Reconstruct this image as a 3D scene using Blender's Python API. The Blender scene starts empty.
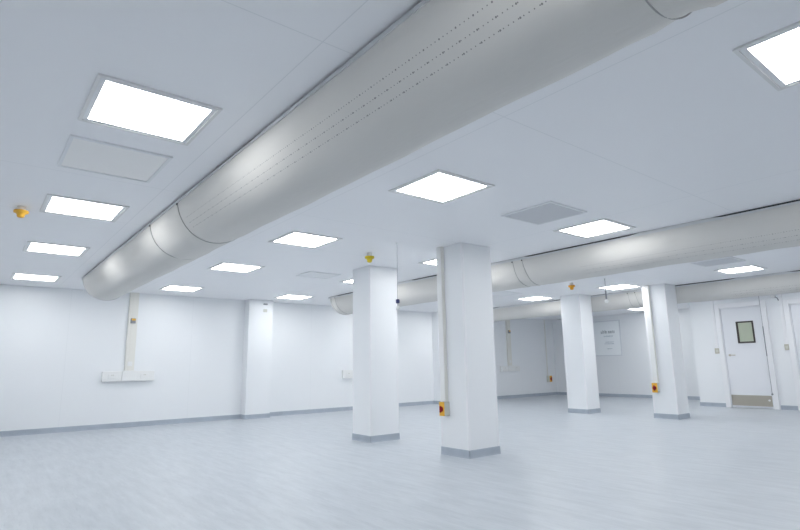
import bpy, bmesh, math, random
from mathutils import Matrix, Vector
random.seed(7)
PI = math.pi
C = bpy.context.scene.collection
H = 2.6385            # ceiling height
XW = -11.8            # left wall face
YB = 16.55            # back wall face
YD = 14.35            # wall with the doors
XN, YN = 2.2, -1.5    # sides of the room behind the camera

# ------------------------------------------------------------------ materials
def mat(name, col, rough=.5, spec=.5, metal=0.0, bump=0.0, bscale=60.0, var=0.0, vscale=3.0, emit=None, estr=0.0):
    m = bpy.data.materials.new(name); m.use_nodes = True
    nt = m.node_tree; b = nt.nodes['Principled BSDF']
    b.inputs['Base Color'].default_value = (*col, 1)
    b.inputs['Roughness'].default_value = rough
    b.inputs['Specular IOR Level'].default_value = spec
    b.inputs['Metallic'].default_value = metal
    tc = nt.nodes.new('ShaderNodeTexCoord')
    if var > 0:
        n = nt.nodes.new('ShaderNodeTexNoise'); n.inputs['Scale'].default_value = vscale
        nt.links.new(tc.outputs['Object'], n.inputs['Vector'])
        r = nt.nodes.new('ShaderNodeValToRGB')
        r.color_ramp.elements[0].position = .3; r.color_ramp.elements[1].position = .7
        r.color_ramp.elements[0].color = (*[c * (1 - var) for c in col], 1)
        r.color_ramp.elements[1].color = (*[min(1, c * (1 + var)) for c in col], 1)
        nt.links.new(n.outputs['Fac'], r.inputs['Fac']); nt.links.new(r.outputs['Color'], b.inputs['Base Color'])
    if bump > 0:
        n2 = nt.nodes.new('ShaderNodeTexNoise'); n2.inputs['Scale'].default_value = bscale
        nt.links.new(tc.outputs['Object'], n2.inputs['Vector'])
        bp = nt.nodes.new('ShaderNodeBump'); bp.inputs['Strength'].default_value = bump; bp.inputs['Distance'].default_value = .01
        nt.links.new(n2.outputs['Fac'], bp.inputs['Height']); nt.links.new(bp.outputs['Normal'], b.inputs['Normal'])
    if emit:
        b.inputs['Emission Color'].default_value = (*emit, 1); b.inputs['Emission Strength'].default_value = estr
    return m

class NG:
    """small helper for math-node chains"""
    def __init__(s, m): s.nt = m.node_tree
    def v(s, x, sock):
        if isinstance(x, (int, float)): sock.default_value = x
        else: s.nt.links.new(x, sock)
    def m(s, op, a, b=0.0, c=0.0):
        n = s.nt.nodes.new('ShaderNodeMath'); n.operation = op
        s.v(a, n.inputs[0]); s.v(b, n.inputs[1]); s.v(c, n.inputs[2])
        return n.outputs[0]
    def line(s, coord, at, w):       # 1 within w of at
        return s.m('LESS_THAN', s.m('ABSOLUTE', s.m('SUBTRACT', coord, at)), w)
    def mix(s, fac, a, b):
        n = s.nt.nodes.new('ShaderNodeMix'); n.data_type = 'RGBA'
        s.v(fac, n.inputs[0])
        for x, i in ((a, 6), (b, 7)):
            if isinstance(x, tuple): n.inputs[i].default_value = (*x, 1)
            else: s.nt.links.new(x, n.inputs[i])
        return n.outputs[2]

WALLC = (.85, .863, .877)
def panel_material(name, col, axis, seams, w, rough, seamcol, bump=.02):
    m = mat(name, col, rough, .45, bump=bump, bscale=3.0)
    g = NG(m); nt = m.node_tree
    geo = nt.nodes.new('ShaderNodeNewGeometry'); sp = nt.nodes.new('ShaderNodeSeparateXYZ')
    nt.links.new(geo.outputs['Position'], sp.inputs[0])
    f = None
    for ax, at in seams:
        l = g.line(sp.outputs[ax], at, w)
        f = l if f is None else g.m('MAXIMUM', f, l)
    nt.links.new(g.mix(f, col, seamcol), nt.nodes['Principled BSDF'].inputs['Base Color'])
    return m
M = {}
M['wall_left'] = panel_material('wall_cladding', WALLC, 1, [(1, y) for y in (.2, 1.42, 3.7, 6.6, 7.85, 9.1, 12.2, 13.4, 14.65)], .0035, .32, (.80, .815, .83))
M['wall_end'] = panel_material('wall_cladding_end', WALLC, 0, [(0, x) for x in (-10.6, -9.4, -8.2, -7.0, -3.0, -1.8, -.6, .6)], .0035, .32, (.80, .815, .83))
M['ceiling'] = panel_material('ceiling_panels', (.915, .915, .93), 0,
    [(0, x) for x in (.65, -2.04, -4.75, -6.12, -8.83, -10.2)] + [(1, y) for y in (1.18, 2.5, 5.2, 9.95, 12.3, 13.6)], .0032, .45, (.80, .81, .825))
M['column'] = mat('column_cladding', (.85, .863, .877), .34, .45, bump=.02, bscale=3.0)
M['white_paint'] = mat('white_paint', (.87, .87, .885), .4, .4)
M['door'] = mat('door_laminate', (.80, .81, .84), .38, .45, var=.01, vscale=2)
M['skirt'] = mat('grey_vinyl_skirting', (.42, .465, .525), .45, .4, var=.05, vscale=6)
M['pvc'] = mat('white_pvc', (.83, .83, .82), .4, .4)
M['pvc_warm'] = mat('ivory_pvc', (.80, .79, .74), .4, .4)
M['lid_warm'] = mat('ivory_lid', (.80, .785, .735), .4, .4)
M['cord_pale'] = mat('pale_grey_cord', (.42, .42, .44), .6, .3)
M['beige'] = mat('beige_plastic', (.62, .62, .56), .45, .4)
M['tan'] = mat('tan_switch', (.52, .49, .42), .4, .4)
M['rail'] = mat('aluminium_rail', (.66, .67, .68), .45, .5, metal=.2)
M['frame'] = mat('light_frame', (.83, .84, .85), .45, .4)
M['lip'] = mat('light_frame_lip', (.78, .775, .77), .45, .4)
M['diffuser'] = mat('lit_diffuser', (.9, .95, .97), .5, .3, emit=(.975, .992, 1.0), estr=15.8)
M['panel_pale'] = mat('pale_panel', (.86, .865, .875), .6, .3)
M['grille_grey'] = mat('grey_perforated_grille', (.72, .725, .745), .55, .3)
M['yellow'] = mat('yellow_plastic', (.85, .47, .05), .4, .4)
M['lemon'] = mat('lemon_plastic', (.72, .55, .03), .4, .4)
M['orange'] = mat('orange_plastic', (.80, .37, .02), .4, .4)
M['red'] = mat('red_plastic', (.30, .012, .02), .35, .5)
M['dark'] = mat('dark_plastic_and_gap_shade', (.035, .035, .04), .5, .4)
M['navy'] = mat('navy_plastic', (.05, .06, .16), .45, .4)
M['cord'] = mat('grey_cord', (.28, .29, .31), .6, .3)
M['steel'] = mat('brushed_steel', (.50, .46, .39), .28, .5, metal=.9, bump=.05, bscale=20)
M['glassframe'] = mat('dark_bead', (.07, .06, .055), .45, .4)
M['glass'] = mat('green_tinted_vision_glass', (.50, .545, .43), .12, .5)
M['poster'] = mat('poster_board', (.93, .955, .965), .35, .4)
M['ink'] = mat('grey_ink', (.33, .36, .38), .6, .3)
M['ink_pale'] = mat('pale_grey_ink', (.46, .52, .56), .6, .3)
M['zip'] = mat('zip_tape', (.40, .40, .39), .7, .2)
M['cuff'] = mat('duct_cuff', (.72, .69, .66), .6, .3)

def floor_material():
    m = mat('blue_grey_vinyl', (.56, .62, .70), .36, .4)
    nt = m.node_tree; g = NG(m); b = nt.nodes['Principled BSDF']
    tc = nt.nodes.new('ShaderNodeTexCoord')
    def noise(sx, sy, sc, det=4, rough=.6):
        mp = nt.nodes.new('ShaderNodeMapping'); mp.inputs['Scale'].default_value = (sx, sy, 1)
        nt.links.new(tc.outputs['Object'], mp.inputs['Vector'])
        n = nt.nodes.new('ShaderNodeTexNoise'); n.inputs['Scale'].default_value = sc
        n.inputs['Detail'].default_value = det; n.inputs['Roughness'].default_value = rough
        nt.links.new(mp.outputs[0], n.inputs['Vector']); return n.outputs['Fac']
    def ramp(f, p0, c0, p1, c1):
        r = nt.nodes.new('ShaderNodeValToRGB')
        r.color_ramp.elements[0].position = p0; r.color_ramp.elements[0].color = (*c0, 1)
        r.color_ramp.elements[1].position = p1; r.color_ramp.elements[1].color = (*c1, 1)
        nt.links.new(f, r.inputs['Fac']); return r.outputs['Color']
    base = ramp(noise(.9, 5.5, 2.2, 6, .7), .33, FC0, .67, FC1)
    dark = ramp(noise(1.8, 13, 4.3, 3, .6), .60, (0, 0, 0), .72, (1, 1, 1))
    pale = ramp(noise(1.5, 11, 4.7, 3, .6), .62, (0, 0, 0), .74, (1, 1, 1))
    c = g.mix(g.m('MULTIPLY', dark, .40), base, FCD)
    c = g.mix(g.m('MULTIPLY', pale, .40), c, FCP)
    nt.links.new(c, b.inputs['Base Color'])
    return m
FC0, FC1, FCD, FCP = (.42, .452, .49), (.515, .548, .585), (.31, .34, .385), (.64, .665, .695)
M['floor'] = floor_material()

def fabric_material(name, rows, R, xmin, xmax):
    """pale grey duct cloth; rows of round air holes at the angles in rows between xmin and xmax (object space)"""
    m = mat(name, (.69, .673, .640), .78, .22, bump=.05, bscale=240)
    nt = m.node_tree; g = NG(m); b = nt.nodes['Principled BSDF']
    b.inputs['Sheen Weight'].default_value = .15
    b.inputs['Coat Weight'].default_value = .03; b.inputs['Coat Roughness'].default_value = .35
    tc = nt.nodes.new('ShaderNodeTexCoord'); sp = nt.nodes.new('ShaderNodeSeparateXYZ')
    nt.links.new(tc.outputs['Object'], sp.inputs[0])
    x, y, z = sp.outputs
    th = g.m('ARCTAN2', g.m('MULTIPLY', z, -1), g.m('MULTIPLY', y, -1))
    f = None
    for k, a in enumerate(rows):
        dv = g.m('MULTIPLY', g.m('SUBTRACT', th, math.radians(a)), R)
        for s, rad in ((.0245, .0029), (.0245 * 4, .0044)):
            u = g.m('SUBTRACT', g.m('FRACT', g.m('ADD', g.m('DIVIDE', x, s), 100.5 + .11 * k)), .5)
            du = g.m('MULTIPLY', u, s)
            d = g.m('SQRT', g.m('ADD', g.m('MULTIPLY', du, du), g.m('MULTIPLY', dv, dv)))
            l = g.m('LESS_THAN', d, rad)
            f = l if f is None else g.m('MAXIMUM', f, l)
    f = g.m('MULTIPLY', f, g.m('MULTIPLY', g.m('GREATER_THAN', x, xmin), g.m('LESS_THAN', x, xmax)))
    nt.links.new(g.mix(f, (.69, .673, .640), (.24, .235, .23)), b.inputs['Base Color'])
    # soft creases running along and around the cloth
    mp = nt.nodes.new('ShaderNodeMapping'); mp.inputs['Scale'].default_value = (.9, 2.2, 2.2)
    nt.links.new(tc.outputs['Object'], mp.inputs[0])
    n = nt.nodes.new('ShaderNodeTexNoise'); n.inputs['Scale'].default_value = 2.2; n.inputs['Detail'].default_value = 3
    nt.links.new(mp.outputs[0], n.inputs['Vector'])
    bp = nt.nodes.new('ShaderNodeBump'); bp.inputs['Strength'].default_value = .35; bp.inputs['Distance'].default_value = .03
    nt.links.new(n.outputs['Fac'], bp.inputs['Height']); nt.links.new(bp.outputs['Normal'], b.inputs['Normal'])
    return m

# ------------------------------------------------------------------ mesh helpers
def obj(name, bm, m, parent=None, loc=None, smooth=False):
    bmesh.ops.recalc_face_normals(bm, faces=bm.faces)
    me = bpy.data.meshes.new(name); bm.to_mesh(me); bm.free()
    me.materials.append(m)
    if smooth:
        for p in me.polygons: p.use_smooth = True
    o = bpy.data.objects.new(name, me); C.objects.link(o)
    if loc: o.location = loc
    if parent: o.parent = parent
    return o
def thing(name, label, cat, loc=(0, 0, 0), group=None, kind=None):
    o = bpy.data.objects.new(name, None); C.objects.link(o)
    o.empty_display_size = .1; o.location = loc
    return tag(o, label, cat, group, kind)
def tag(o, label=None, cat=None, group=None, kind=None):
    if label: o['label'] = label
    if cat: o['category'] = cat
    if group: o['group'] = group
    if kind: o['kind'] = kind
    return o
def box(bm, x0, x1, y0, y1, z0, z1, bev=0.0, seg=2):
    b = bmesh.new() if bev else bm
    vs = [b.verts.new((x, y, z)) for x in (x0, x1) for y in (y0, y1) for z in (z0, z1)]
    for q in ((0, 1, 3, 2), (4, 6, 7, 5), (0, 4, 5, 1), (2, 3, 7, 6), (0, 2, 6, 4), (1, 5, 7, 3)):
        b.faces.new([vs[i] for i in q])
    if bev:
        bmesh.ops.recalc_face_normals(b, faces=b.faces)
        bmesh.ops.bevel(b, geom=list(b.edges), offset=bev, segments=seg, profile=.5, affect='EDGES')
        merge(bm, b)
    return bm
def merge(bm, b):
    me = bpy.data.meshes.new('t'); b.to_mesh(me); b.free(); bm.from_mesh(me); bpy.data.meshes.remove(me)
def bx(*a, **k):
    return box(bmesh.new(), *a, **k)
def lathe(bm, prof, n=32, mtx=None):
    rings = []
    for r, z in prof:
        if r < 1e-6: rings.append([bm.verts.new((0, 0, z))])
        else: rings.append([bm.verts.new((r * math.cos(2 * PI * i / n), r * math.sin(2 * PI * i / n), z)) for i in range(n)])
    for a, b in zip(rings, rings[1:]):
        for i in range(n):
            j = (i + 1) % n
            if len(a) == 1 and len(b) == 1: continue
            if len(a) == 1: bm.faces.new((a[0], b[i], b[j]))
            elif len(b) == 1: bm.faces.new((a[i], a[j], b[0]))
            else: bm.faces.new((a[i], a[j], b[j], b[i]))
    if mtx is not None:
        vs = [v for r in rings for v in r]
        bmesh.ops.transform(bm, matrix=mtx, verts=vs)
    return bm
def tube(bm, pts, r, n=10):
    pts = [Vector(p) for p in pts]; rings = []
    for i, p in enumerate(pts):
        d = (pts[min(i + 1, len(pts) - 1)] - pts[max(i - 1, 0)]).normalized()
        a = d.orthogonal().normalized() if abs(d.x) < .99 else Vector((0, 1, 0))
        if rings: a = (last - d * last.dot(d)).normalized()
        last = a; b = d.cross(a)
        rings.append([bm.verts.new(p + (a * math.cos(2 * PI * k / n) + b * math.sin(2 * PI * k / n)) * r) for k in range(n)])
    for u, v in zip(rings, rings[1:]):
        for k in range(n):
            bm.faces.new((u[k], u[(k + 1) % n], v[(k + 1) % n], v[k]))
    bm.faces.new(rings[0][::-1]); bm.faces.new(rings[-1])
    return bm
def ring_frame(bm, ox0, ox1, oy0, oy1, ix0, ix1, iy0, iy1, z0, z1):
    """flat rectangular ring between an outer and an inner rectangle"""
    box(bm, ox0, ox1, oy0, iy0, z0, z1); box(bm, ox0, ox1, iy1, oy1, z0, z1)
    box(bm, ox0, ix0, iy0, iy1, z0, z1); box(bm, ix1, ox1, iy0, iy1, z0, z1)
    return bm

# ------------------------------------------------------------------ the room
def struct(name, bm, m, label, cat):
    return tag(obj(name, bm, m), label, cat, kind='structure')
struct('floor', bx(XW - .2, XN + .2, YN - .2, YB + .2, -.1, 0), M['floor'], 'pale blue-grey vinyl floor with streaks running along the ducts', 'floor')
struct('ceiling', bx(XW - .2, XN + .2, YN - .2, YB + .2, H, H + .1), M['ceiling'], 'flat white panelled ceiling carrying the ducts and light panels', 'ceiling')
struct('wall_left', bx(XW - .2, XW, YN, YB, 0, H), M['wall_left'], 'long smooth white wall facing the ends of the ducts', 'wall')
struct('wall_back', bx(XW, -6.05, YB, YB + .2, 0, H), M['wall_end'], 'far white wall carrying the poster, beyond the columns', 'wall')
struct('wall_right', bx(-6.05, XN, YD, YB + .2, 0, H), M['wall_end'], 'white wall holding the doors, nearer than the poster wall', 'wall')
struct('wall_front', bx(XN, XN + .2, YN, YD, 0, H), M['wall_end'], 'plain white wall on the side behind the photographer', 'wall')
struct('wall_near', bx(XW, XN, YN - .2, YN, 0, H), M['wall_end'], 'plain white wall closing the room on the near side', 'wall')

SK = .092
def skirt_run(bm, segs):
    """coved skirting: each seg = axis, wall coordinate, outward sign, from, to"""
    for ax, w, s, a, b in segs:
        prof = [(0, 0), (.016, 0), (.010, .008), (.007, .020), (.007, SK - .006), (.004, SK), (0, SK)]
        A, B = [], []
        for d, z in prof:
            if ax == 'x': A.append(bm.verts.new((w + s * d, a, z))); B.append(bm.verts.new((w + s * d, b, z)))
            else: A.append(bm.verts.new((a, w + s * d, z))); B.append(bm.verts.new((b, w + s * d, z)))
        n = len(prof)
        for i in range(n):
            bm.faces.new((A[i], A[(i + 1) % n], B[(i + 1) % n], B[i]))
        bm.faces.new(A[::-1]); bm.faces.new(B)
    return bm
PX = XW + .25
P1, P2 = (4.86, 5.435), (10.64, 11.20)
for i, (a, b) in enumerate((P1, P2)):
    struct('trim_%d' % (i + 1), bx(XW, PX, a, b, 0, H, bev=.004), M['column'],
           ('white square pilaster on the left wall, left of the columns', 'white pilaster on the left wall, mostly behind the nearest column')[i], 'pilaster')
segs = [('x', XW, 1, YN, P1[0]), ('x', XW, 1, P1[1], P2[0]), ('x', XW, 1, P2[1], YB)]
for a, b in (P1, P2):
    segs += [('x', PX, 1, a - .007, b + .007), ('y', a, -1, XW, PX), ('y', b, 1, XW, PX)]
struct('baseboard_left', skirt_run(bmesh.new(), segs), M['skirt'], 'grey coved vinyl skirting along the left wall and its pilasters', 'skirting')
struct('baseboard_back', skirt_run(bmesh.new(), [('y', YB, -1, XW, -6.05)]), M['skirt'], 'grey coved vinyl skirting under the poster wall', 'skirting')
struct('baseboard_right', skirt_run(bmesh.new(), [('y', YD, -1, -6.06, -5.452), ('y', YD, -1, -4.34, -4.02), ('y', YD, -1, -2.85, XN), ('x', -6.05, -1, YD, YB)]), M['skirt'], 'grey coved vinyl skirting beside the doors', 'skirting')

# ------------------------------------------------------------------ columns
def column(x, y, a, b, label):
    t = thing('column', label, 'column', (x - a / 2, y + b / 2, 0), 'square columns')
    s = bx(-a / 2, a / 2, -b / 2, b / 2, 0, H, bev=.006)
    obj('shaft', s, M['column'], t)
    k = bmesh.new()
    skirt_run(k, [('x', a / 2, 1, -b / 2 - .007, b / 2 + .007), ('x', -a / 2, -1, -b / 2 - .007, b / 2 + .007),
                  ('y', -b / 2, -1, -a / 2 - .007, a / 2 + .007), ('y', b / 2, 1, -a / 2 - .007, a / 2 + .007)])
    obj('skirting', k, M['skirt'], t)
    tr = bmesh.new()       # thin corner strips
    for sx in (-1, 1):
        for sy in (-1, 1):
            cx, cy = sx * a / 2, sy * b / 2
            box(tr, min(cx - sx * .03, cx + sx * .002), max(cx - sx * .03, cx + sx * .002), min(cy, cy + sy * .002), max(cy, cy + sy * .002), SK, H - .003)
            box(tr, min(cx, cx + sx * .002), max(cx, cx + sx * .002), min(cy, cy - sy * .03), max(cy, cy - sy * .03), SK, H - .003)
    obj('corner_strip', tr, M['white_paint'], t)
    return t
column(-6.638, 4.724, .473, .525, 'white square column at the left, under a yellow-capped detector, carrying no switch')
column(-4.699, 4.783, .481, .531, 'nearest and tallest white square column, with trunking down to a yellow and red isolator')
column(-6.885, 10.725, .498, .474, 'white square column in front of the poster, farthest from the camera')
column(-4.972, 10.780, .470, .460, 'white square column nearest the door, with an isolator on its left face')

# ------------------------------------------------------------------ ceiling lights
def light_panel(x, y, label):
    t = thing('ceiling_light', label, 'light', (x, y, H), 'square ceiling light panels')
    f = bmesh.new()
    ring_frame(f, -.310, .310, -.310, .310, -.280, .280, -.284, .284, -.007, 0)
    obj('frame', f, M['frame'], t)
    l = bmesh.new()
    ring_frame(l, -.332, .332, -.332, .332, -.312, .312, -.312, .312, -.012, 0)
    obj('outer_lip', l, M['lip'], t)
    obj('diffuser', bx(-.280, .280, -.284, .284, -.006, -.001), M['diffuser'], t)
    return t
def dup(root, loc, label, group=None):
    r = root.copy(); C.objects.link(r); r.location = loc; r['label'] = label
    if group: r['group'] = group
    for ch in list(root.children):
        c = ch.copy(); C.objects.link(c); c.parent = r
        for gch in list(ch.children):
            d = gch.copy(); C.objects.link(d); d.parent = c
    return r
LIGHTS = [
 (-3.318, .711, 'big lit ceiling light left of the long duct, above the blank panel'),
 (-5.780, .728, 'lit ceiling light left of the long duct, beside the yellow-capped detector'),
 (-7.974, .741, 'lit ceiling light left of the long duct, second from the left wall'),
 (-10.631, .742, 'small lit ceiling light at the far left, close to the left wall'),
 (-3.288, 3.116, 'large lit ceiling light right of the long duct, above and left of the nearest column'),
 (-5.721, 3.095, 'lit ceiling light below the long duct, up and left of the left column'),
 (-7.971, 3.113, 'lit ceiling light beneath the long duct, second from the left wall in its row'),
 (-10.663, 3.105, 'small lit ceiling light under the far end of the long duct, above the wall trunking'),
 (-3.310, 5.577, 'lit ceiling light against the second duct, right of the grey vent grille'),
 (-10.701, 5.542, 'small lit ceiling light above the left wall pilaster'),
 (-7.975, 5.550, 'lit ceiling light mostly hidden by the left column, only its left tip showing'),
 (-5.740, 5.560, 'lit ceiling light partly hidden behind the top of the nearest column'),
 (-3.420, 10.270, 'lit ceiling light above the door, just before the farthest duct'),
 (-7.967, 10.534, 'lit ceiling light between the nearest column and the column before the poster'),
 (-5.757, 10.443, 'lit ceiling light between the two far columns, beside the hanging sensor'),
 (-7.840, 15.420, 'slim lit ceiling light glimpsed below the farthest duct, above right of the poster'),
 (-.520, 3.180, 'large lit ceiling light cut by the upper right corner of the view'),
 (-3.500, 13.100, 'lit ceiling light behind the farthest duct, lighting the wall right of the door'),
 (-5.750, 12.900, 'unseen added ceiling light behind the farthest duct, left of the door'),  # from here on: unseen fixtures continuing the grid, added to brighten the room
 (-7.970, 12.900, 'unseen added ceiling light behind the farthest duct, before the poster'),
 (-.520, 12.90, 'unseen added ceiling light right of the view, behind the farthest duct'),
 (-.520, .720, 'lit ceiling light almost above the camera, outside the view'),
 (-.520, 5.570, 'unseen added ceiling light right of the view, near the second duct'),
 (-.520, 10.440, 'unseen added ceiling light right of the view, before the farthest duct'),
 (-3.300, 8.000, 'lit ceiling light hidden behind the second duct, nearest the camera of its row'),
 (-5.750, 8.000, 'lit ceiling light hidden behind the second duct, before the two far columns'),
 (-7.970, 8.000, 'lit ceiling light hidden behind the nearest column'),
 (-10.65, 8.000, 'lit ceiling light hidden behind the left column'),
 (-10.65, 10.44, 'lit ceiling light hidden behind the nearest column, close to the left wall'),
]
l0 = None
for x, y, lab in LIGHTS:
    if l0 is None: l0 = light_panel(x, y, lab)
    else:
        c = dup(l0, (x, y, H), lab)
        if 'above the door' in lab: c.scale = (.93, .93, 1)

# ------------------------------------------------------------------ blank panels and vents in the ceiling
def ceiling_plate(name, cat, x, y, a, b, face, label, grille):
    t = thing(name, label, cat, (x, y, H))
    f = bmesh.new(); w = .022
    ring_frame(f, -a / 2, a / 2, -b / 2, b / 2, -a / 2 + w, a / 2 - w, -b / 2 + w, b / 2 - w, -.014, 0)
    obj('frame', f, M['frame'], t)
    p = bmesh.new()
    if grille:
        n = 26; W = b - 2 * w; A = a - 2 * w
        box(p, -A / 2, A / 2, -W / 2, W / 2, -.005, -.001)
        for i in range(n):
            yy = -W / 2 + W * (i + .2) / n
            box(p, -A / 2, A / 2, yy, yy + W / n * .6, -.010, -.005)
        obj('grille', p, M['grille_grey'] if grille == 1 else M['panel_pale'], t)
    else:
        box(p, -a / 2 + w, a / 2 - w, -b / 2 + w, b / 2 - w, -.008, -.001)
        obj('cover', p, face, t)
    return t
M['panel_beige'] = mat('ivory_access_panel', (.93, .915, .895), .6, .3)
ceiling_plate('access_panel', 'panel', -4.274, .702, .675, .65, M['panel_beige'], 'blank ivory square ceiling panel below the big light, left of the long duct', 0)
ceiling_plate('ceiling_vent', 'vent', -3.255, 4.545, .62, .62, None, 'grey square vent grille in the ceiling, left of the light before the second duct', 1)
ceiling_plate('ceiling_vent', 'vent', -3.335, 9.11, .60, .55, None, 'grey vent grille in the ceiling between the second and farthest ducts, above the door', 1)
ceiling_plate('access_panel', 'panel', -7.85, 4.51, .49, .59, M['panel_pale'], 'faint blank ceiling panel left of the top of the left column', 0)
ceiling_plate('ceiling_vent', 'vent', -7.76, 9.17, .58, .55, None, 'faint pale vent in the ceiling right of the nearest column, under the second duct', 2)

# ------------------------------------------------------------------ fabric air ducts
R = .355
ZC = -.02
def duct(y1, xa, xb, seams, rows, holes, label, seed, cuffs=(), radius=R, dashed=True):
    rnd = random.Random(seed)
    yc = y1 + radius + .004
    t = thing('air_duct', label, 'duct', (0, yc, H), 'half round fabric air ducts')
    # sleeve: half tube with a flat top
    bm = bmesh.new(); NA = 44
    step = .06; n = int((xb - xa) / step)
    ph = [rnd.uniform(0, 6.28) for _ in range(6)]
    rings = []
    for i in range(n + 1):
        x = xa + (xb - xa) * i / n
        ring = []
        ds = min([abs(x - s) for s in seams] + [9])
        for k in range(NA + 1):
            a = PI * k / NA
            w = math.sin(a)
            r = radius + w * (.0035 * math.sin(1.9 * x + ph[0]) + .0022 * math.sin(5.3 * x + ph[1] + 2 * a) + .0016 * math.sin(11 * x + ph[2] - 3 * a))
            r -= w * .012 * math.exp(-(ds / .05) ** 2)                       # drawn in at the zips
            r += w * .004 * math.exp(-(ds / .20) ** 2) * math.sin(a * 9 + x * 26 + ph[3])
            if x - xa < .12: r -= .05 * (1 - (x - xa) / .12) ** 2            # rounded closed end
            z = -r * math.sin(a)
            ring.append(bm.verts.new((x, -r * math.cos(a), z)))
        rings.append(ring)
    for u, v in zip(rings, rings[1:]):
        for k in range(NA): bm.faces.new((u[k], u[k + 1], v[k + 1], v[k]))
        bm.faces.new((u[NA], u[0], v[0], v[NA]))
    bm.faces.new(rings[0]); bm.faces.new(rings[-1])
    bmesh.ops.recalc_face_normals(bm, faces=bm.faces)
    s = obj('fabric_sleeve', bm, fabric_material('duct_fabric', rows, radius, *holes), t, (0, 0, ZC))
    for p in s.data.polygons: p.use_smooth = len(p.vertices) == 4 and abs(p.normal.z) < .999 or False
    # edge rails that pinch the cloth under the ceiling, wavering so dark gaps open above them
    for sg in (-1, 1):
        rb = bmesh.new(); m2 = int((xb - xa) / .05); pr = []
        for i in range(m2 + 1):
            x = xa + .02 + (xb - xa - .04) * i / m2
            wob = math.sin(x * 2.3 + ph[4]) + .7 * math.sin(x * 5.1 + ph[5])
            top = (-.002 - .016 * max(0, min(1, .5 + wob * 1.8))) if dashed else -.015 - .006 * max(0, min(1, .5 + wob))
            bot = -.040 + .0015 * math.sin(x * 7)
            y0 = sg * (radius + .006); y1_ = sg * (radius - .004)
            pr.append([bm_v for bm_v in (rb.verts.new((x, y0, top)), rb.verts.new((x, y0, bot)), rb.verts.new((x, y1_, bot)), rb.verts.new((x, y1_, top)))])
        for u, v in zip(pr, pr[1:]):
            for k in range(4): rb.faces.new((u[k], u[(k + 1) % 4], v[(k + 1) % 4], v[k]))
        rb.faces.new(pr[0][::-1]); rb.faces.new(pr[-1])
        obj('rail', rb, M['rail'], t)
        db = bmesh.new()     # dark strip standing in for the shade inside the gap
        box(db, xa + .03, xb - .03, sg * (radius - .012) - .004, sg * (radius - .012) + .004, -.03, 0)
        obj('gap_shade', db, M['dark'], t)
    for j, sx in enumerate(seams):
        zb = bmesh.new(); pts = []
        for k in range(41):
            a = PI * k / 40; w = math.sin(a)
            rr = radius - .010 * w + .003
            pts.append((sx + .012 * math.sin(3 * a + j), -rr * math.cos(a), ZC - rr * math.sin(a)))
        tube(zb, pts, .0032, 8)
        z = obj('zip_seam', zb, M['zip'], t, smooth=True)
        kb = bmesh.new()
        box(kb, sx - .008, sx + .008, -radius - .010, -radius + .004, -.058, -.042, bev=.003)
        obj('zip_pull', kb, M['dark'], z)
    for ca, cb in cuffs:
        cbm = bmesh.new(); rs = []
        for x, rr in ((ca, radius + .001), (ca, radius + .010), (cb, radius + .010), (cb, radius + .001)):
            rs.append([cbm.verts.new((x, -rr * math.cos(PI * k / 40), ZC - rr * math.sin(PI * k / 40))) for k in range(41)])
        for u, v in zip(rs, rs[1:] + rs[:1]):
            for k in range(40): cbm.faces.new((u[k], u[k + 1], v[k + 1], v[k]))
        obj('cuff', cbm, M['cuff'], t, smooth=False)
    # stitched end rim
    eb = bmesh.new(); pts = [(xa + .125, -(radius + .001) * math.cos(PI * k / 40), ZC - (radius + .001) * math.sin(PI * k / 40)) for k in range(41)]
    tube(eb, pts, .004, 8); obj('end_rim', eb, M['zip'], t, smooth=True)
    return t
duct(1.354, -10.25, 1.6, [-.705, -4.955, -5.90], (30, 38.8, 47.0), (-4.85, -.80),
     'long pale grey half-round fabric duct, the big nearest one crossing the whole ceiling', 3, cuffs=[(-.60, -.40)], dashed=False)
duct(6.197, -10.34, 1.6, [-4.88, -5.06, -10.05], (44, 55, 66), (-4.0, 1.5),
     'second pale grey half-round fabric duct, crossing behind the two nearer columns', 5, radius=.368)
duct(11.250, -10.50, 1.6, [-5.85, -6.02], (44, 55, 66), (-4.0, 1.5),
     'third pale grey half-round fabric duct, the farthest one, crossing above the door', 9, radius=.328)

# ------------------------------------------------------------------ capped detectors
def detector(x, y, m, label, s, z):
    t = thing('smoke_detector', label, 'detector', (x, y, H), 'capped smoke detectors')
    b = lathe(bmesh.new(), [(0, 0), (.052, 0), (.052, -.018), (.044, -.045), (.044, -.056), (0, -.056)], 28,)
    obj('base', b, M['pvc'], t, smooth=False)
    c = lathe(bmesh.new(), [(0, -.050), (.088, -.046), (.094, -.056), (.090, -.072), (.060, -.082), (.050, -.096), (.046, -.116), (.036, -.126), (0, -.128)], 32)
    obj('dust_cap', c, m, t, smooth=True)
    t.scale = (s, s, z)
    return t
detector(-6.05, .25, M['yellow'], 'detector with a yellow-orange cap at the far left, beside the lights', .66, .82)
detector(-5.91, 4.2, M['lemon'], 'detector with a lemon yellow cap above the left column', .72, 1.05)
detector(-5.99, 9.1, M['orange'], 'detector with an orange cap above the column before the poster', .70, 1.05)

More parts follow.
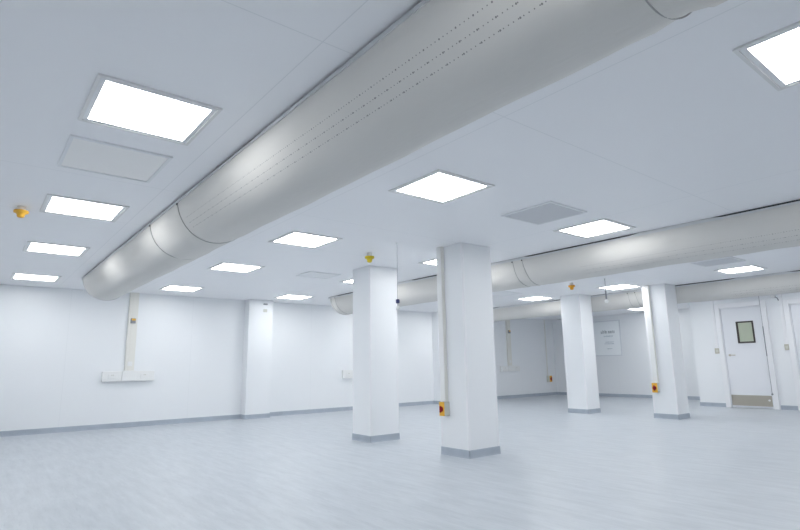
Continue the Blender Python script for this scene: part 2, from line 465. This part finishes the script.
# ------------------------------------------------------------------ hanging sensors / pull cord
def hanging(name, cat, x, y, zs0, zs1, zt, ms, label, cr=.0045, sr=.012, tip=True, tr=.028, mc='cord'):
    t = thing(name, label, cat, (x, y, H), None)
    obj('ceiling_rose', lathe(bmesh.new(), [(0, 0), (.022, 0), (.020, -.008), (0, -.012)], 20), M['pvc'], t)
    obj('cord', tube(bmesh.new(), [(0, 0, -.005), (0, 0, (zs1 - H) * .5), (0, 0, zt + .02 - H)], cr), M[mc], t, smooth=True)
    obj('sleeve', lathe(bmesh.new(), [(0, zs1 - H), (sr * .8, zs1 - H), (sr, zs1 - .01 - H), (sr, zs0 + .01 - H), (sr * .8, zs0 - H), (0, zs0 - H)], 16), ms, t)
    obj('tip', lathe(bmesh.new(), [(0, tr), (tr * .55, tr * .85), (tr * .9, tr * .4), (tr, 0), (tr * .8, -tr * .6), (tr * .4, -tr * .92), (0, -tr)], 18, Matrix.Translation((0, 0, zt - H))), M['pvc'] if tip else M['cord'], t, smooth=True)
    return t
hanging('hanging_sensor', 'sensor', -5.270, 9.085, 2.245, 2.40, 2.205, M['cord'], 'white-tipped sensor hanging on a grey cord between the two far columns', sr=.014, cr=.0045, tr=.036)
hanging('hanging_sensor', 'sensor', -5.215, 4.135, 1.865, 1.915, 1.805, M['navy'], 'white-tipped sensor with a navy collar hanging beside the left column', cr=.002, sr=.024)
hanging('pull_cord', 'cord', -4.435, 14.22, 1.18, 1.86, .335, M['cord'], 'long thin grey pull cord hanging before the right side of the door', cr=.005, sr=.010, tip=False, tr=.022, mc='cord_pale')

# ------------------------------------------------------------------ isolators and trunking
def isolator(x, y, z, w, h, d, face, label, trunk=None):
    """box on a wall; face '-y' or '+x'. trunk = (offset, width, depth)"""
    t = thing('isolator_switch', label, 'switch', (x, y, z), 'rotary isolators')
    rot = Matrix.Rotation({'-y': 0, '+x': PI / 2}[face], 4, 'Z')
    def P(name, bm, m, parent=t, smooth=False):
        bmesh.ops.transform(bm, matrix=rot, verts=bm.verts); return obj(name, bm, m, parent, smooth=smooth)
    P('housing', bx(-w / 2, w / 2, -d + .012, 0, 0, h, bev=.004), M['beige'])
    P('faceplate', bx(-w / 2, w / 2, -d, -d + .0125, 0, h, bev=.003), M['yellow'])
    b = lathe(bmesh.new(), [(0, -.006), (w * .36, -.006), (w * .36, .006), (w * .30, .012), (0, .012)], 24, Matrix.Translation((0, -d, h * .48)) @ Matrix.Rotation(PI / 2, 4, 'X'))
    k = P('rotary_knob', b, M['red'])
    g = bx(-w * .12, w * .12, -d - .030, -d - .010, h * .48 - w * .46, h * .48 + w * .46, bev=.004)
    P('knob_grip', g, M['red'], k)
    return t
isolator(-5.060, 4.783, .475, .085, .17, .10, '-y', 'beige isolator with yellow front and red knob, low on the nearest column')
isolator(-5.335, 10.780, .498, .108, .185, .10, '-y', 'beige isolator with yellow front and red knob, on the column nearest the door')
isolator(XW, 16.05, .46, .13, .21, .14, '+x', 'small isolator with yellow and red front in the far left corner')
def trunk(x0, x1, y0, y1, z0, z1, label, lid):
    t = thing('cable_trunking', label, 'trunking', ((x0 + x1) / 2, (y0 + y1) / 2, z0))
    a, b, c = (x1 - x0) / 2, (y1 - y0) / 2, z1 - z0
    obj('channel', bx(-a, a, -b, b, 0, c, bev=.003), M['pvc_warm'], t)
    obj('lid', bx(-a + .006, a - .006, -b - .004, -b + .001, .004, c - .004) if lid == 'y' else bx(a - .001, a + .004, -b + .006, b - .006, .004, c - .004), M['pvc'], t)
trunk(-5.125, -5.035, 4.733, 4.783, .647, H, 'white vertical trunking down the left face of the nearest column', 'y')
trunk(-5.372, -5.280, 10.730, 10.780, .685, H, 'white vertical trunking on the column nearest the door, above its isolator', 'y')
trunk(XW, XW + .03, 16.03, 16.07, .672, H, 'thin white conduit rising from the isolator in the far left corner', 'x')

def socket_trunk(yc, zlo, zhi, spur_z, label, sockets=True):
    t = thing('socket_trunking', label, 'trunking', (XW, yc, 0), 'T-shaped socket trunking')
    v = bx(.0, .055, -.085, .085, zhi, H, bev=.003); obj('vertical_trunk', v, M['pvc_warm'], t)
    r = bmesh.new(); box(r, .055, .060, -.080, -.034, zhi + .01, H - .01); box(r, .055, .060, -.028, .080, zhi + .01, H - .01)
    obj('lid', r, M['lid_warm'], t)
    obj('socket_trunk', bx(0, .065, -.47, .47, zlo, zhi, bev=.004), M['pvc'], t)
    obj('cover', bx(.065, .085, -.125, .125, zlo + .003, zhi + .01, bev=.003), M['pvc'], t)
    zc = (zlo + zhi) / 2
    for sy in (-1, 1):
        y = sy * .29
        f = bx(.065, .074, y - .075, y + .075, zc - .044, zc + .044, bev=.002)
        s = obj('double_socket', f, M['pvc'], t)
        for q in (-1, 1): obj('rocker', bx(.074, .078, y + q * .014 - .007, y + q * .014 + .007, zc + .014, zc + .034), M['beige'], s)
    if spur_z:
        s = obj('spur_switch', bx(.060, .095, -.045, .045, spur_z - .05, spur_z + .05, bev=.004), M['cord'], t)
        obj('spur_plate', bx(.095, .099, -.030, .040, spur_z + .006, spur_z + .044), M['yellow'], s)
        obj('data_outlet', bx(.060, .068, -.042, .042, zhi + .10, zhi + .185, bev=.002), M['pvc'], t)
    return t
socket_trunk(2.515, .882, 1.075, 2.065, 'ivory T-shaped socket trunking on the left wall under the long duct')
socket_trunk(14.02, .855, 1.035, 2.15, 'ivory T-shaped socket trunking on the left wall right of the nearest column')
socket_trunk(7.965, .800, 1.005, None, 'ivory socket trunking on the left wall, mostly hidden behind the left column')

# small fixings on the pilaster
tag(obj('wall_bracket', bx(0, .02, -.05, .05, -.018, .018, bev=.004), M['cord'], loc=(PX, 5.25, 2.541)), 'small dark grey bracket high on the pilaster, under the ceiling', 'bracket')
tag(obj('wall_plate', bx(0, .015, -.045, .045, -.035, .035, bev=.004), M['beige'], loc=(PX, 5.25, 2.393)), 'small beige blanking plate on the pilaster, below the dark bracket', 'plate')

# ------------------------------------------------------------------ doors
def door(name, ox0, ox1, ztop, leaf, label, furniture):
    t = thing(name, label, 'door', ((ox0 + ox1) / 2, YD, 0), kind='structure')
    cx = (ox0 + ox1) / 2; a = (ox1 - ox0) / 2; w = .108
    f = bmesh.new()
    box(f, -a, -a + w, -.065, 0, 0, ztop, bev=.006); box(f, a - w, a, -.065, 0, 0, ztop, bev=.006)
    box(f, -a + w, a - w, -.065, 0, ztop - w, ztop, bev=.006)
    obj('door_frame', f, M['white_paint'], t)
    st = bmesh.new()     # inner stop
    box(st, -a + w, -a + w + .018, -.045, 0, 0, ztop - w); box(st, a - w - .018, a - w, -.045, 0, 0, ztop - w); box(st, -a + w, a - w, -.045, 0, ztop - w - .018, ztop - w)
    obj('door_stop', st, M['door'], t)
    l = -a + w + .021; r = a - w - .021
    obj('leaf', bx(l, r, -.030, -.002, .02, ztop - w - .021, bev=.003), M['door'], t)
    if furniture:
        gx0, gx1, gz0, gz1 = -5.020 - cx, -4.652 - cx, 1.497, 2.008
        bd = bmesh.new(); q = .034
        for (b0, b1, c0, c1) in ((gx0, gx1, gz1 - q, gz1), (gx0, gx1, gz0, gz0 + q), (gx0, gx0 + q + .010, gz0 + q, gz1 - q), (gx1 - q, gx1, gz0 + q, gz1 - q)):
            box(bd, b0, b1, -.046, -.030, c0, c1, bev=.003)
        v = obj('vision_panel', bd, M['glassframe'], t)
        obj('glass', bx(gx0 + .01, gx1 - .01, -.036, -.031, gz0 + .01, gz1 - .01), M['glass'], v)
        obj('kick_plate', bx(l + .004, r - .004, -.034, -.030, .055, .295), M['steel'], t)
        hx = -5.235 - cx
        hb = lathe(bmesh.new(), [(0, 0), (.027, 0), (.027, .008), (.012, .010), (.011, .045), (0, .045)], 20, Matrix.Translation((hx, -.030, 1.222)) @ Matrix.Rotation(PI / 2, 4, 'X'))
        tube(hb, [(hx, -.070, 1.222), (hx + .07, -.072, 1.222), (hx + .13, -.070, 1.220)], .011)
        obj('lever_handle', hb, M['steel'], t, smooth=False)
        kb = lathe(bmesh.new(), [(0, 0), (.022, 0), (.022, .010), (0, .012)], 18, Matrix.Translation((r - .06, -.034, .19)) @ Matrix.Rotation(PI / 2, 4, 'X'))
        obj('door_holder', kb, M['pvc'], t)
    return t
door('door_1', -5.447, -4.347, 2.462, True, 'white door with a small dark-framed vision panel and steel kick plate', True)
door('door_2', -4.005, -2.85, 2.43, True, 'white door at the right edge, only its left frame showing', False)

def plate_switch(x, z, w, h, label, top):
    t = thing('light_switch', label, 'switch', (x, YD, z), 'switches beside the doors')
    obj('back_box', bx(-w / 2, w / 2, -.045, 0, -h / 2, h / 2, bev=.004), M['tan'], t)
    obj('rocker', bx(-w * .3, w * .3, -.051, -.045, -h * .28, h * .28, bev=.002), M['beige'], t)
    c = bx(-.034, .034, -.020, 0, h / 2, H - z, bev=.004)
    obj('conduit', c, M['white_paint'], t)
plate_switch(-5.503, 1.332, .105, .125, 'tan switch box left of the white door, under a thin conduit', 0)
plate_switch(-4.052, 1.372, .088, .125, 'tan switch box between the white door and the right edge of the view', 0)
t = thing('wall_sensor', 'small white sensor with a dark arm high on the wall right of the white door', 'sensor', (-4.180, YD, 2.54))
obj('housing', bx(-.04, .04, -.07, 0, -.035, .035, bev=.006), M['pvc'], t)
obj('arm', tube(bmesh.new(), [(.045, -.03, -.03), (.08, -.035, -.06), (.095, -.035, -.115)], .011), M['cord'], t, smooth=True)

# ------------------------------------------------------------------ poster
px0, px1, pz0, pz1 = -10.30, -9.235, 1.335, 2.435
t = thing('poster', 'white printed poster with grey writing on the far wall', 'poster', ((px0 + px1) / 2, YB, pz0))
a, h = (px1 - px0) / 2, pz1 - pz0
obj('board', bx(-a, a, -.012, 0, 0, h, bev=.002), M['poster'], t)
fb = bmesh.new()
for q in ((-a - .03, a + .03, h, h + .03), (-a - .03, a + .03, -.03, 0), (-a - .03, -a, 0, h), (a, a + .03, 0, h)):
    box(fb, q[0], q[1], -.018, 0, q[2], q[3])
obj('frame', fb, mat('poster_frame', (.74, .76, .79), .5, .3), t)
rw = random.Random(11)
def scribble(x0, x1, z, xh, tall, m, name):
    """a line of grey lettering too small to read: a row of letter-like strokes"""
    b = bmesh.new(); x = x0; s = xh * .22
    i = 0
    while x < x1 - xh * .5:
        w = xh * rw.uniform(.55, .85); hh = xh
        if i in tall: hh = xh * 1.55
        box(b, x, x + s, -.0135, -.012, z, z + hh)
        if rw.random() < .75: box(b, x + w - s, x + w, -.0135, -.012, z, z + xh)
        if rw.random() < .8: box(b, x, x + w, -.0135, -.012, z + xh - s, z + xh)
        if rw.random() < .5: box(b, x, x + w, -.0135, -.012, z, z + s)
        if rw.random() < .4: box(b, x, x + w, -.0135, -.012, z + xh * .42, z + xh * .42 + s)
        x += w + xh * .26; i += 1
    return obj(name, b, m, t)
T0 = (px0 + px1) / 2
def tx(v): return v - T0
scribble(tx(-9.90), tx(-9.38), 2.045 - pz0, .075, (1, 2), M['ink'], 'lettering')
scribble(tx(-9.80), tx(-9.47), 1.935 - pz0, .030, (0, 4, 7), M['ink_pale'], 'lettering')
scribble(tx(-9.76), tx(-9.44), 1.745 - pz0, .022, (2, 5), M['ink_pale'], 'lettering')
scribble(tx(-9.80), tx(-9.46), 1.690 - pz0, .022, (1, 6), M['ink_pale'], 'lettering')
scribble(tx(-9.72), tx(-9.52), 1.530 - pz0, .022, (3,), M['ink_pale'], 'lettering')

# ------------------------------------------------------------------ camera, world, view
cd = bpy.data.cameras.new('camera'); cam = bpy.data.objects.new('camera', cd); C.objects.link(cam)
cd.sensor_fit = 'HORIZONTAL'; cd.sensor_width = 36; cd.lens = 24.0257; cd.clip_start = .05; cd.clip_end = 100
r = Vector((0.623085, 0.782, -0.015547)); u = Vector((0.1544, -0.103489, 0.982573)); b = Vector((0.766763, -0.614627, -0.185224))
cam.matrix_world = Matrix(((r.x, u.x, b.x, 0), (r.y, u.y, b.y, 0), (r.z, u.z, b.z, 1.0985), (0, 0, 0, 1)))
bpy.context.scene.camera = cam
w = bpy.data.worlds.new('world'); bpy.context.scene.world = w; w.use_nodes = True
w.node_tree.nodes['Background'].inputs[0].default_value = (.05, .05, .05, 1)
sc = bpy.context.scene
sc.view_settings.view_transform = 'Standard'; sc.view_settings.look = 'None'
sc.view_settings.exposure = 0.0; sc.view_settings.gamma = 1.0; sc.view_settings.use_curve_mapping = False
sc.cycles.max_bounces = 16; sc.cycles.diffuse_bounces = 10
